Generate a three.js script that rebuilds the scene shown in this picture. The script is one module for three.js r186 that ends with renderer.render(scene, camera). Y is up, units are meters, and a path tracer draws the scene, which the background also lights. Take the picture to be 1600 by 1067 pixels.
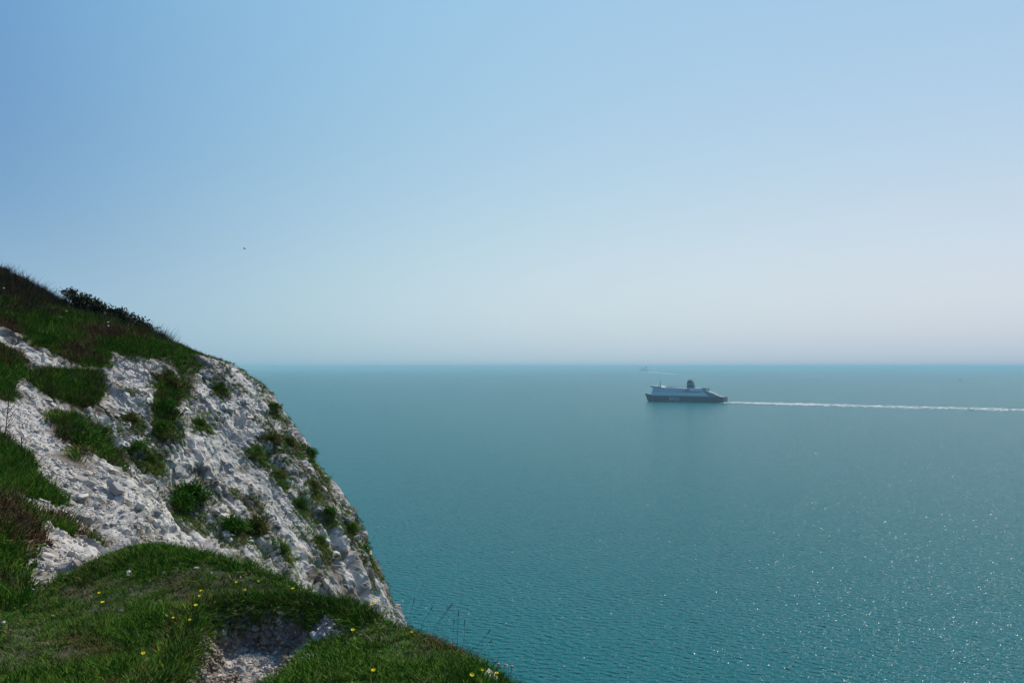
import * as THREE from 'three';
import { mergeGeometries } from 'three/addons/utils/BufferGeometryUtils.js';
import { ImprovedNoise } from 'three/addons/math/ImprovedNoise.js';
import { FontLoader } from 'three/addons/loaders/FontLoader.js';
import { TextGeometry } from 'three/addons/geometries/TextGeometry.js';

// ---------------------------------------------------------------- camera, sky, sun, air
const EYE = 82;                                    // metres above the sea
const scene = new THREE.Scene();
const camera = new THREE.PerspectiveCamera(37.85, 1600 / 1067, 0.1, 120000);
camera.position.set(0, EYE, 0);
camera.rotation.set(THREE.MathUtils.degToRad(1.44), 0, 0);
scene.add(camera);

const renderer = new THREE.WebGLRenderer();
renderer.toneMapping = THREE.LinearToneMapping;
renderer.toneMappingExposure = 1.0;
renderer.shadowMap.enabled = true;

const SUN_AZ = THREE.MathUtils.degToRad(34), SUN_EL = THREE.MathUtils.degToRad(50);
const sunDir = new THREE.Vector3(Math.sin(SUN_AZ) * Math.cos(SUN_EL), Math.sin(SUN_EL), -Math.cos(SUN_AZ) * Math.cos(SUN_EL));

// hazy early-summer sky: brightness follows height above the horizon and the angle to the sun
{
  const W = 1024, H = 512, data = new Float32Array(W * H * 4);
  const C = [[-7.476, -5.738, -2.657], [5.249, 3.999, 1.673], [13.092, 11.652, 5.401], [-4.394, -4.258, -1.951], [-6.738, -6.608, -2.984], [-1.441, -0.966, -0.471]];
  const soft = (v, lo, hi, k) => { const a = lo + Math.log1p(Math.exp((v - lo) / k)) * k; return hi - Math.log1p(Math.exp((hi - a) / k)) * k; };
  for (let j = 0; j < H; j++) for (let i = 0; i < W; i++) {
    const el = ((j + 0.5) / H - 0.5) * Math.PI, az = ((i + 0.5) / W - 0.5) * 2 * Math.PI;
    const d = new THREE.Vector3(Math.cos(el) * Math.cos(az), Math.sin(el), Math.cos(el) * Math.sin(az));
    const e = Math.max(0, THREE.MathUtils.radToDeg(el)), g = soft(d.dot(sunDir), 0.4, 0.82, 0.03);
    const E = Math.exp(-e / 12), E2 = Math.exp(-e / 3);
    for (let c = 0; c < 3; c++) data[(j * W + i) * 4 + c] = Math.exp(C[0][c] + C[1][c] * E + C[2][c] * g + C[3][c] * g * E + C[4][c] * g * g + C[5][c] * E2);
    data[(j * W + i) * 4 + 3] = 1;
  }
  const sky = new THREE.DataTexture(data, W, H, THREE.RGBAFormat, THREE.FloatType);
  sky.mapping = THREE.EquirectangularReflectionMapping;
  sky.magFilter = THREE.LinearFilter; sky.needsUpdate = true;
  scene.background = sky; scene.environment = sky;
}
const sun = new THREE.DirectionalLight(new THREE.Color().setRGB(1, 0.91, 0.79), 4.5);
sun.position.copy(sunDir).multiplyScalar(300).add(new THREE.Vector3(0, EYE, -15));
sun.target.position.set(0, EYE, -15);
sun.castShadow = true;
sun.shadow.mapSize.set(4096, 4096);
Object.assign(sun.shadow.camera, { left: -40, right: 40, top: 40, bottom: -40, near: 1, far: 800 });
scene.add(sun, sun.target);
scene.fog = new THREE.FogExp2(new THREE.Color().setRGB(0.5, 0.9, 1.0), 0.000078);

// ---------------------------------------------------------------- small helpers
const SEA = { slope: 0.3, tail: 0.4, color: [0.0015, 0.102, 0.115], rough: 0.2, bump: 0.28, spec: 0.085, tint: [0.6, 0.92, 1] };
let seed = 12345;
const rnd = () => { seed = (seed + 0x6D2B79F5) | 0; let t = Math.imul(seed ^ (seed >>> 15), 1 | seed); t = (t + Math.imul(t ^ (t >>> 7), 61 | t)) ^ t; return ((t ^ (t >>> 14)) >>> 0) / 4294967296; };
const reseed = (s) => { seed = s; };
const rr = (a, b) => a + (b - a) * rnd();
const gauss = () => Math.sqrt(-2 * Math.log(1 - rnd())) * Math.cos(2 * Math.PI * rnd());
const clamp = (v, a = 0, b = 1) => Math.min(b, Math.max(a, v));
const smooth = (a, b, v) => { const t = clamp((v - a) / (b - a)); return t * t * (3 - 2 * t); };
const lerp = (a, b, t) => a + (b - a) * t;
const rgb = (r, g, b) => new THREE.Color().setRGB(r, g, b);
const mat = (r, g, b, rough = 0.8, more = {}) => new THREE.MeshStandardMaterial({ color: rgb(r, g, b), roughness: rough, ...more });
const taken = {};
const numbered = (name) => { const n = taken[name] = (taken[name] ?? -1) + 1; return n ? `${name}_${String(n).padStart(3, '0')}` : name; };
const tag = (o, label, category, group, kind) => { o.userData.label = label; if (category) o.userData.category = category; if (group) o.userData.group = group; if (kind) o.userData.kind = kind; return o; };
function part(name, geo, m, parent) { const o = new THREE.Mesh(geo, m); o.name = name; o.castShadow = o.receiveShadow = true; parent.add(o); return o; }
function thing(name, label, category, pos = [0, 0, 0], group) { const o = new THREE.Group(); o.name = numbered(name); o.position.set(...pos); tag(o, label, category, group); scene.add(o); return o; }
function box(w, h, d, x = 0, y = 0, z = 0) { const g = new THREE.BoxGeometry(w, h, d); g.translate(x, y, z); return g; }   // y = centre
function prism(pts, depth, z = 0) { const g = new THREE.ExtrudeGeometry(new THREE.Shape(pts.map(([x, y]) => new THREE.Vector2(x, y))), { depth, bevelEnabled: false }); g.translate(0, 0, z - depth / 2); return g; }

// ---------------------------------------------------------------- the sea
function waveField(N, tile, lo, hi, windDeg, spread, s) {          // a tileable random sea surface: heights from a spectrum by inverse FFT
  reseed(s);
  const re = new Float64Array(N * N), im = new Float64Array(N * N), wx = Math.cos(windDeg * Math.PI / 180), wy = Math.sin(windDeg * Math.PI / 180);
  for (let j = 0; j < N; j++) for (let i = 0; i < N; i++) {
    const kx = (i < N / 2 ? i : i - N), ky = (j < N / 2 ? j : j - N), k = Math.hypot(kx, ky);
    const a = gauss(), b = gauss();
    if (!k) continue;
    const wl = tile / k;
    if (wl < lo || wl > hi) continue;
    const c = (kx * wx + ky * wy) / k, w = Math.pow(k, -2) * (spread + (1 - spread) * c * c) * smooth(hi, hi * 0.6, wl);
    re[j * N + i] = a * w; im[j * N + i] = b * w;
  }
  const fft = (R, I, off, st) => {
    for (let i = 1, j = 0; i < N; i++) { let bit = N >> 1; for (; j & bit; bit >>= 1) j ^= bit; j ^= bit; if (i < j) { const p = off + i * st, q = off + j * st; let t = R[p]; R[p] = R[q]; R[q] = t; t = I[p]; I[p] = I[q]; I[q] = t; } }
    for (let len = 2; len <= N; len <<= 1) {
      const ang = 2 * Math.PI / len, wr = Math.cos(ang), wi = Math.sin(ang);
      for (let i = 0; i < N; i += len) { let cr = 1, ci = 0; for (let k = 0; k < len / 2; k++) { const p = off + (i + k) * st, q = off + (i + k + len / 2) * st; const xr = R[q] * cr - I[q] * ci, xi = R[q] * ci + I[q] * cr; R[q] = R[p] - xr; I[q] = I[p] - xi; R[p] += xr; I[p] += xi; const t = cr * wr - ci * wi; ci = cr * wi + ci * wr; cr = t; } }
    }
  };
  for (let j = 0; j < N; j++) fft(re, im, j * N, 1);
  for (let i = 0; i < N; i++) fft(re, im, i, N);
  return re;
}
const seaMaterial = (() => {
  const N = 1024, tile = 130, h = waveField(N, tile, 0.3, 6, 70, 0.5, 77), dx = tile / N;
  const sx = new Float32Array(N * N), sy = new Float32Array(N * N); let v = 0;
  for (let j = 0; j < N; j++) for (let i = 0; i < N; i++) {
    const a = (h[j * N + (i + 1) % N] - h[j * N + (i + N - 1) % N]) / (2 * dx), b = (h[((j + 1) % N) * N + i] - h[((j + N - 1) % N) * N + i]) / (2 * dx);
    sx[j * N + i] = a; sy[j * N + i] = b; v += a * a + b * b;
  }
  const k = SEA.slope / Math.sqrt(v / (N * N)), nd = new Float32Array(N * N * 4);
  for (let p = 0; p < N * N; p++) { const s = Math.hypot(sx[p], sy[p]) * k / SEA.slope, q = k * (1 - SEA.tail + SEA.tail * s * s), a = -sx[p] * q, b = -sy[p] * q, l = 1 / Math.hypot(a, b, 1); nd[p * 4] = a * l * 0.5 + 0.5; nd[p * 4 + 1] = b * l * 0.5 + 0.5; nd[p * 4 + 2] = l * 0.5 + 0.5; nd[p * 4 + 3] = 1; }
  const nt = new THREE.DataTexture(nd, N, N, THREE.RGBAFormat, THREE.FloatType);
  nt.wrapS = nt.wrapT = THREE.RepeatWrapping; nt.magFilter = THREE.LinearFilter; nt.repeat.set(1 / tile, 1 / tile); nt.needsUpdate = true;
  const M = 512, big = 611, hb = waveField(M, big, 4, 70, 75, 0.35, 99), bd = new Float32Array(M * M * 4); let lo = 1e9, hi = -1e9;
  for (const q of hb) { lo = Math.min(lo, q); hi = Math.max(hi, q); }
  for (let p = 0; p < M * M; p++) { const q = (hb[p] - lo) / (hi - lo); bd[p * 4] = bd[p * 4 + 1] = bd[p * 4 + 2] = q; bd[p * 4 + 3] = 1; }
  const bt = new THREE.DataTexture(bd, M, M, THREE.RGBAFormat, THREE.FloatType);
  bt.wrapS = bt.wrapT = THREE.RepeatWrapping; bt.magFilter = THREE.LinearFilter; bt.repeat.set(1 / big, 1 / big); bt.rotation = 0.35; bt.needsUpdate = true;
  return new THREE.MeshPhysicalMaterial({ color: rgb(...SEA.color), roughness: SEA.rough, ior: 1.333, specularIntensity: SEA.spec, specularColor: rgb(...SEA.tint), normalMap: nt, normalScale: new THREE.Vector2(1, 1), bumpMap: bt, bumpScale: SEA.bump });
})();
{
  const R = 70000, g = new THREE.BufferGeometry(), p = [[-R, 0, 3000], [R, 0, 3000], [R, 0, -R], [-R, 0, -R]];
  g.setAttribute('position', new THREE.Float32BufferAttribute(p.flat(), 3));
  g.setAttribute('normal', new THREE.Float32BufferAttribute(p.flatMap(() => [0, 1, 0]), 3));
  g.setAttribute('uv', new THREE.Float32BufferAttribute(p.flatMap(([x, , z]) => [x, -z]), 2));
  g.setIndex([0, 1, 2, 0, 2, 3]);
  const sea = part('sea', g, seaMaterial, scene);
  tag(sea, 'calm teal sea with fine ripples and sparkles reaching the hazy horizon', null, null, 'structure');
}

// choppy wavelets: small tilted facets of water standing on the swell; those that face the sun glint
{
  const g = new THREE.PlaneGeometry(1, 1).rotateX(-Math.PI / 2), m = new THREE.MeshPhysicalMaterial({ color: rgb(...SEA.color), roughness: 0.27, ior: 1.333 }), root = new THREE.Group();
  root.name = 'wavelets'; tag(root, 'small wavelets glinting in the sun all over the sea', 'water', null, 'stuff'); scene.add(root);
  const patch = (count, d0, d1, s) => {
    reseed(s); const im = new THREE.InstancedMesh(g, m, count), M = new THREE.Matrix4(), q = new THREE.Quaternion(), e = new THREE.Euler(), p = new THREE.Vector3(), sc = new THREE.Vector3();
    for (let i = 0; i < count; i++) {
      const d = 1 / lerp(1 / d0, 1 / d1, Math.pow(rnd(), 0.85)), w = (0.066 + d * 0.00012) * rr(0.5, 1.7), x = d * rr(-0.34, 0.62);
      M.compose(p.set(x, w * 0.16, -d), q.setFromEuler(e.set(gauss() * 0.21, rnd() * 6.283, gauss() * 0.21)), sc.set(w * 1.3, 1, w * 0.8)); im.setMatrixAt(i, M);
    }
    im.name = 'wavelet'; im.userData.kind = 'stuff'; im.receiveShadow = true; root.add(im);
  };
  patch(230000, 230, 5000, 21);
}
// ---------------------------------------------------------------- ships and foam
const seaAt = (px, depth) => [px * depth, 0, -depth];            // px: metres to the side per metre ahead
const paint = {
  navy: mat(0.006, 0.018, 0.04, 0.5), white: mat(0.72, 0.74, 0.76, 0.6), grey: mat(0.3, 0.33, 0.36, 0.7), dark: mat(0.02, 0.03, 0.04, 0.35), red: mat(0.75, 0.07, 0.05, 0.5), deck: mat(0.2, 0.24, 0.27, 0.8), rust: mat(0.2, 0.13, 0.11, 0.8), letter: mat(0.42, 0.46, 0.5, 0.6),
};
const font = await new FontLoader().loadAsync('fonts/droid/droid_sans_bold.typeface.json');
// a hull lofted from sections: [distance from bow, half width at deck, half width at waterline, deck height]
function hullGeometry(sections, keel = -2) {
  const pos = [], idx = [], R = 6;
  for (const [x, wd, ww, top, xw] of sections) for (let s = -1; s <= 1; s += 2) for (let r = 0; r < R; r++) { const t = r / (R - 1), y = lerp(keel, top, t), w = lerp(ww, wd, Math.pow(t, 0.8)); pos.push(lerp(xw ?? x, x, t), y, s * w); }
  const n = R * 2, q = (a, b, c, d) => idx.push(a, b, c, a, c, d);
  for (let i = 0; i + 1 < sections.length; i++) for (let r = 0; r + 1 < R; r++) {
    const a = i * n + r, b = (i + 1) * n + r; q(a, a + 1, b + 1, b); q(a + R, b + R, b + R + 1, a + R + 1);
  }
  for (let i = 0; i + 1 < sections.length; i++) { const a = i * n + R - 1, b = (i + 1) * n + R - 1; q(a, a + R, b + R, b); }
  const e = (sections.length - 1) * n; for (let r = 0; r + 1 < R; r++) q(e + r, e + r + 1, e + R + r + 1, e + R + r);
  const g = new THREE.BufferGeometry(); g.setAttribute('position', new THREE.Float32BufferAttribute(pos, 3)); g.setIndex(idx);
  const f = g.toNonIndexed(); f.computeVertexNormals(); return f;
}
function letters(text, size, depth) { const g = new TextGeometry(text, { font, size, depth, curveSegments: 5 }); g.computeBoundingBox(); g.translate(-(g.boundingBox.max.x + g.boundingBox.min.x) / 2, 0, 0); return g; }

function small(name, g, m, parent) { const o = part(name, g, m, parent); o.userData.kind = 'stuff'; return o; }   // rows of bits far too small to tell apart
// the big car ferry: x runs from bow (0) to stern (186), port side towards +z
{
  const f = thing('car_ferry', 'large car ferry with navy hull and pale upper decks trailing a white wake', 'ship');
  part('hull', hullGeometry([[0, 0.4, 0.2, 16.2, 8], [6, 5, 0.4, 15.7, 10], [14, 9.5, 3, 15, 15], [26, 13, 8, 14, 26], [45, 14, 12.5, 13.2], [90, 14, 13.8, 12.8], [150, 14, 13.8, 12.6], [151, 14, 13.8, 12], [186, 14, 13.4, 11.6]]), paint.navy, f);
  small('rubbing_strake', mergeGeometries([box(120, 0.4, 0.4, 105, 11.8, 14.1), box(120, 0.4, 0.4, 105, 11.8, -14.1)]), paint.grey, f);
  for (const s of [1, -1]) {
    const t = letters('DFDS', 6.4, 0.3); if (s < 0) t.rotateY(Math.PI); t.scale(1.12, 1, 1); t.translate(75, 3.9, s > 0 ? 14 : -14);
    part('hull_lettering', t, paint.letter, f);
  }
  const sup = part('superstructure', prism([[20, 12.8], [152, 12.5], [146, 18], [138, 22.4], [22.5, 22.4]], 27.6), paint.white, f);
  part('upper_deckhouse', prism([[22.6, 22.5], [131, 22.5], [131, 28.2], [112, 28.2], [80, 29], [24, 29]], 26.2), paint.white, f);
  for (const s of [1, -1]) {
    small('window_row', mergeGeometries(Array.from({ length: 46 }, (_, i) => box(1.5, 1.3, 0.2, 26 + i * 2.3, 21.3, s * 13.8))), paint.dark, f);
    small('window_row', mergeGeometries(Array.from({ length: 30 }, (_, i) => box(1.5, 1.3, 0.2, 27 + i * 2.4, 25.6, s * 13.1))), paint.dark, f);
    small('promenade_opening', mergeGeometries([box(24, 1.9, 0.3, 104, 21.2, s * 13.86), box(18, 1.9, 0.3, 127, 20.9, s * 13.86)]), paint.dark, f);
    const boat = part('lifeboat', new THREE.CapsuleGeometry(1.35, 8, 4, 10).rotateZ(Math.PI / 2).translate(104, 24.4, s * 13.4), paint.red, f);
    for (const dx of [99, 109]) part('davit', box(0.5, 4, 0.5, dx, 25.2, s * 13), paint.grey, boat);
    small('life_raft', mergeGeometries(Array.from({ length: 6 }, (_, i) => new THREE.CylinderGeometry(0.6, 0.6, 1.8, 8).rotateZ(Math.PI / 2).translate(58 + i * 3, 29.7, s * 11))), paint.white, f);
  }
  const br = part('bridge', prism([[18.5, 29.1], [44, 29.1], [44, 32.2], [20, 32.2]], 31), paint.white, f);
  part('bridge_window', mergeGeometries([box(24, 1.3, 31.2, 31.4, 30.6, 0)]), paint.dark, br);
  const mast = part('mast', mergeGeometries([new THREE.CylinderGeometry(1.1, 2.4, 5, 8).translate(37, 34.7, 0), new THREE.CylinderGeometry(0.35, 0.9, 9, 8).translate(37, 41, 0), box(0.6, 0.5, 7, 37, 39, 0)]), paint.grey, f);
  part('radar', box(4.6, 0.5, 0.6, 34.5, 38, 0), paint.white, mast); part('radar', box(4, 0.5, 0.6, 41, 36.6, 0), paint.white, mast); part('radome', new THREE.SphereGeometry(1, 10, 8).translate(42, 34.2, 4), paint.white, f);
  small('top_rail', mergeGeometries([box(48, 0.9, 0.2, 76, 30.3, 12.6), box(48, 0.9, 0.2, 76, 30.3, -12.6)]), paint.rust, f);
  const fun = part('funnel', prism([[100, 28.2], [117, 28.2], [112.6, 41.6], [110, 43.2], [104, 43.2], [101, 41.6]], 9), paint.navy, f);
  part('funnel_cap', box(7, 1.4, 7.4, 107, 43.8, 0), paint.dark, fun);
  for (const s of [1, -1]) { const t = letters('DFDS', 2.6, 0.2); if (s < 0) t.rotateY(Math.PI); t.translate(107.5, 35.2, s > 0 ? 4.5 : -4.5); part('funnel_emblem', t, paint.letter, fun); }
  part('aft_deckhouse', prism([[117, 22.6], [146, 22.6], [146, 29], [117, 28.4]], 22), paint.white, f);
  part('vent_casing', box(9, 6.4, 23, 142, 26.1, 0), paint.grey, f);
  part('stern_ramp_deck', prism([[146, 22.5], [149, 22.5], [179, 12], [150, 12]], 25), paint.deck, f);
  small('stern_rail', mergeGeometries([0, 1, 2, 3].flatMap((i) => [12.4, -12.4].map((z) => box(0.5, 4.2 - i * 0.4, 0.5, 152 + i * 7, 21.4 - i * 2.1, z)))), paint.rust, f);
  part('winch_house', box(9, 3.6, 8, 158, 17.2, 7), paint.grey, f); part('winch_house', box(6, 2.4, 6, 170, 14.4, -5), paint.grey, f);
  part('stern_door', box(0.5, 8, 20, 186.2, 7.5, 0), paint.dark, f);
  f.scale.set(1.05, 1.145, 1.05); f.rotation.y = -0.52;                                     // bow to the left and away
  f.position.set(314, 0, -2350);
}
// foam: flat ragged flakes lying on the water, merged into one sheet of uncountable bits per wake
function foam(name, label, path, count, width, size, fade, lift = 0.5, spread = (t) => 0.45 + 0.8 * t) {
  const pos = [], nor = []; const seg = path.length - 1;
  for (let i = 0; i < count; i++) {
    const t = Math.pow(rnd(), fade), s = Math.min(seg - 1, Math.floor(t * seg)), u = t * seg - s;
    const [ax, az] = path[s], [bx, bz] = path[s + 1], L = Math.hypot(bx - ax, bz - az), w = width * spread(t);
    const off = gauss() * 0.33 * w, x = lerp(ax, bx, u) - (bz - az) / L * off, z = lerp(az, bz, u) + (bx - ax) / L * off;
    const r = size * rr(0.3, 1.2), a0 = rnd() * 6.28, n = 6, pts = [];
    for (let k = 0; k < n; k++) { const a = a0 + k / n * 6.283, q = r * rr(0.5, 1.2); pts.push([x + Math.cos(a) * q * 1.6, z + Math.sin(a) * q]); }
    const y = 0.1 + rnd() * lift * (1 - 0.7 * t), gx = gauss() * 0.06, gz = gauss() * 0.06;
    for (let k = 1; k + 1 < n; k++) for (const p of [pts[0], pts[k + 1], pts[k]]) { pos.push(p[0], Math.max(0.04, y + (p[0] - x) * gx + (p[1] - z) * gz), p[1]); nor.push(0, 1, 0); }
  }
  const g = new THREE.BufferGeometry(); g.setAttribute('position', new THREE.Float32BufferAttribute(pos, 3)); g.setAttribute('normal', new THREE.Float32BufferAttribute(nor, 3));
  const o = part(numbered(name), g, foamMaterial, scene); return tag(o, label, 'foam', null, 'stuff');
}
const foamMaterial = mat(0.75, 0.78, 0.78, 0.9);
reseed(4);
{
  const [c, s] = [Math.cos(0.52), Math.sin(0.52)], P = (x, z) => [314 + 1.05 * (x * c - z * s), -2350 + 1.05 * (x * s + z * c)];
  foam('wake_foam', 'long white wake streaming from the stern of the large ferry', [P(186, 0), P(300, 8), [651, -2130], [803, -2008], [965, -1880], [1176, -1712]], 9000, 85, 2.3, 2.0, 1.2, (t) => 0.4 + 0.4 * smooth(0, 0.2, t) + 0.3 * t);
  foam('wake_foam', 'thin broken foam along the near side of the large ferry hull', [P(186, 16), P(110, 16.5), P(20, 14)], 420, 3, 1.5, 1.3);
  foam('wake_foam', 'small white bow wave at the stem of the large ferry', [P(5, 0), P(12, 10)], 60, 3, 1.3, 1);
}
// the far ferry, seen from astern through the haze
{
  const f = thing('distant_ferry', 'faint far ferry fading into haze on the horizon above the large ferry', 'ship');
  part('hull', hullGeometry([[0, 0.5, 0.2, 16, 6], [20, 12, 6, 15, 20], [60, 14, 13, 14], [170, 14, 13, 13]]), paint.navy, f);
  part('superstructure', prism([[24, 14], [150, 14], [140, 30], [26, 30]], 27), paint.white, f);
  part('funnel', prism([[100, 30], [120, 30], [116, 46], [102, 46]], 12), paint.navy, f);
  part('mast', new THREE.CylinderGeometry(0.6, 2, 18, 8).translate(40, 39, 0), paint.grey, f);
  f.rotation.y = -1.12; f.scale.setScalar(1.8); f.position.set(0.1285 * 17500, 0, -17500);
}
foam('wake_foam', 'faint curved wake behind the distant ferry near the horizon', [[0.131 * 17200, -17200], [0.139 * 15000, -15000], [0.15 * 12600, -12600], [0.166 * 10000, -10000]], 2000, 60, 9, 2);
// small craft
function smallBoat(label, depth, side, L, turn) {
  const b = thing('small_boat', label, 'boat', [side * depth, 0, -depth]);
  part('hull', hullGeometry([[0, 0.1, 0.05, 2.6, 1], [L * 0.2, L * 0.11, L * 0.06, 2.2, L * 0.22], [L * 0.5, L * 0.15, L * 0.13, 1.9], [L, L * 0.14, L * 0.12, 1.9]], -0.6), paint.dark, b);
  const cab = part('cabin', prism([[L * 0.25, 2], [L * 0.55, 2], [L * 0.53, 4.6], [L * 0.3, 4.6]], L * 0.18), paint.grey, b);
  part('cabin_window', box(L * 0.16, 0.8, L * 0.184, L * 0.42, 3.8, 0), paint.dark, cab);
  part('mast', new THREE.CylinderGeometry(0.06, 0.09, 5, 6).translate(L * 0.5, 5.4, 0), paint.grey, b);
  b.rotation.y = turn; return b;
}
smallBoat('small dark boat on open water near the edge of the frame beyond the wake', 5700, 0.4485, 23, 0.1);
smallBoat('tiny dark boat just above the stern of the large ferry', 7600, 0.2175, 16, 0.4);
{
  const f = thing('cargo_ship', 'barely visible cargo ship on the hazy horizon far beyond the small boat', 'ship', [0.3755 * 20000, 0, -20000]);
  part('hull', hullGeometry([[0, 0.5, 0.2, 9, 4], [16, 9, 5, 8, 16], [60, 10, 9, 7], [110, 10, 9, 7]]), paint.navy, f);
  part('superstructure', box(16, 14, 16, 98, 14, 0), paint.white, f);
  small('hatch', mergeGeometries([0, 1, 2, 3].map((i) => box(14, 3, 14, 24 + i * 17, 9, 0))), paint.grey, f);
}
// ---------------------------------------------------------------- the chalk cliff: ground heights (m above eye level) surveyed at [x, distance ahead, height]
const GROUND_POINTS = [[-2.67,5.2,-1.68],[-1.91,5.4,-1.68],[-2.56,5.7,-1.67],[-3.6,7,-1.64],[-3.14,6.6,-1.68],[-2.76,6.6,-1.64],[-2.47,7,-1.6],[-1.8,7,-1.62],[-2.98,8,-1.47],[-3.22,7.7,-1.55],[-2.41,7.8,-1.52],[-1.78,7.5,-1.62],[-1.39,7.2,-1.7],[-1.06,6.9,-1.71],[-0.62,6.4,-1.73],[-0.39,6.05,-1.73],[-0.22,5.7,-1.74],[-0.1,5.3,-1.71],[-1.21,6.3,-1.76],[-0.88,5.5,-1.72],[-0.54,5.6,-1.71],[-0.8,6.2,-1.74],[-1.44,5.6,-1.75],[-4.63,9,-1.3],[-4.15,8.6,-1.52],[-3.46,7.8,-1.68],[-4.22,9.8,-1.74],[-5.22,11.6,-1.76],[-5.44,12,-1.74],[-7.2,14,-1.13],[-5.64,13.5,-1.7],[-7.37,15.5,-1.35],[-9.25,18,-0.99],[-7.32,17,-1.15],[-9.65,19.5,-0.57],[-9.58,21,-0.48],[-11.31,22,0.28],[-9.51,23.5,-0.23],[-8.35,25,-0.09],[-11.34,25.2,0.72],[-14.65,28.5,2.46],[-12.69,28.2,1.35],[-10.72,27.8,0.92],[-9.16,27.4,0.34],[-8.04,27.2,-0.04],[-7.06,26.8,-0.47],[-6.45,26.4,-0.94],[-5.47,25.8,-2.08],[-4.55,25.3,-3.34],[-3.67,24.8,-4.71],[-2.72,23.8,-6.08],[-7.29,25.2,-0.57],[-7.46,23.2,-1.27],[-6.12,23.8,-2.07],[-6.58,21.8,-2.46],[-5.17,23,-3.19],[-7.85,22.2,-1.08],[-7.57,20.3,-2.03],[-6.3,19.6,-3.22],[-5.29,19.6,-3.72],[-4.36,21.2,-4.3],[-3.42,22.2,-5.21],[-4.71,19.8,-4.27],[-3.74,20.8,-5.15],[-5.98,15,-1.5],[-5.13,14,-1.85],[-4.1,12.5,-2.37],[-4.86,12.6,-1.91],[-4.32,11.2,-1.98],[-4.1,11.6,-2.14],[-1,0,-1.66],[-1,3,-1.67],[-3,3,-1.62],[-6,3,-1.3],[-10,6,-0.6],[-8,10,-0.75],[-12,14,0.1],[-16,20,1.6],[-16,8,0.6],[-4,-4,-1.6],[0,-4,-1.66],[-12,-4,-1],[0.6,3.6,-1.78],[0.7,1.5,-1.75],[0.9,6.3,-3.6],[0.4,7.2,-3.7],[-0.4,8.1,-3.8],[-1.4,8.7,-3.5],[-2.4,9.2,-3.1],[-3.1,9.9,-2.8],[-3.1,11.5,-3.4],[-3.1,13,-4.6],[-4.1,14.6,-4.1],[-5.2,16.2,-3.4],[-6.3,17.6,-2.9],[1.4,4.5,-3.2],[2.2,3,-4],[2.4,1,-4],[2.6,-4,-4.2],[3.2,8,-8],[2,12,-10],[0,14,-9.5],[0,18,-11.5],[0,22,-13],[-2,18,-8],[-2.2,14,-6.6],[-3.2,17.5,-6.2],[-1.5,11,-6],[-1.2,24,-11],[-1.5,27,-12],[4.5,4,-9],[4.6,0,-9],[4.6,-4,-9],[-15,33,1.2],[-11,33,-1.6],[-7.5,32,-4.5],[-4.5,31,-8.5],[-15,38,-3],[-9,38,-9],[-4,36,-15],[-24,30,4],[-24,20,3.6],[-24,38,-1],[-24,8,2],[-24,-4,1]];
const groundHeight = (() => {                       // smooth surface through the surveyed points (multiquadric)
  const P = GROUND_POINTS, n = P.length, c2 = 0.3 * 0.3, N = n + 3, A = Array.from({ length: N }, () => new Float64Array(N + 1));
  const phi = (dx, dz) => -Math.sqrt(dx * dx + dz * dz + c2);
  for (let i = 0; i < n; i++) { for (let j = 0; j < n; j++) A[i][j] = phi(P[i][0] - P[j][0], P[i][1] - P[j][1]) + (i === j ? 0.02 : 0); [1, P[i][0], P[i][1]].forEach((v, k) => { A[i][n + k] = v; A[n + k][i] = v; }); A[i][N] = P[i][2]; }
  for (let c = 0; c < N; c++) {
    let b = c; for (let r = c + 1; r < N; r++) if (Math.abs(A[r][c]) > Math.abs(A[b][c])) b = r; [A[c], A[b]] = [A[b], A[c]];
    for (let r = 0; r < N; r++) if (r !== c) { const f = A[r][c] / A[c][c]; if (f) for (let k = c; k <= N; k++) A[r][k] -= f * A[c][k]; }
  }
  const w = A.map((r, i) => r[N] / r[i]);
  return (x, d) => { let h = w[n] + w[n + 1] * x + (w[n + 2] + 0.0052) * d; for (let i = 0; i < n; i++) h += w[i] * phi(x - P[i][0], d - P[i][1]); return h; };
})();
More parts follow.
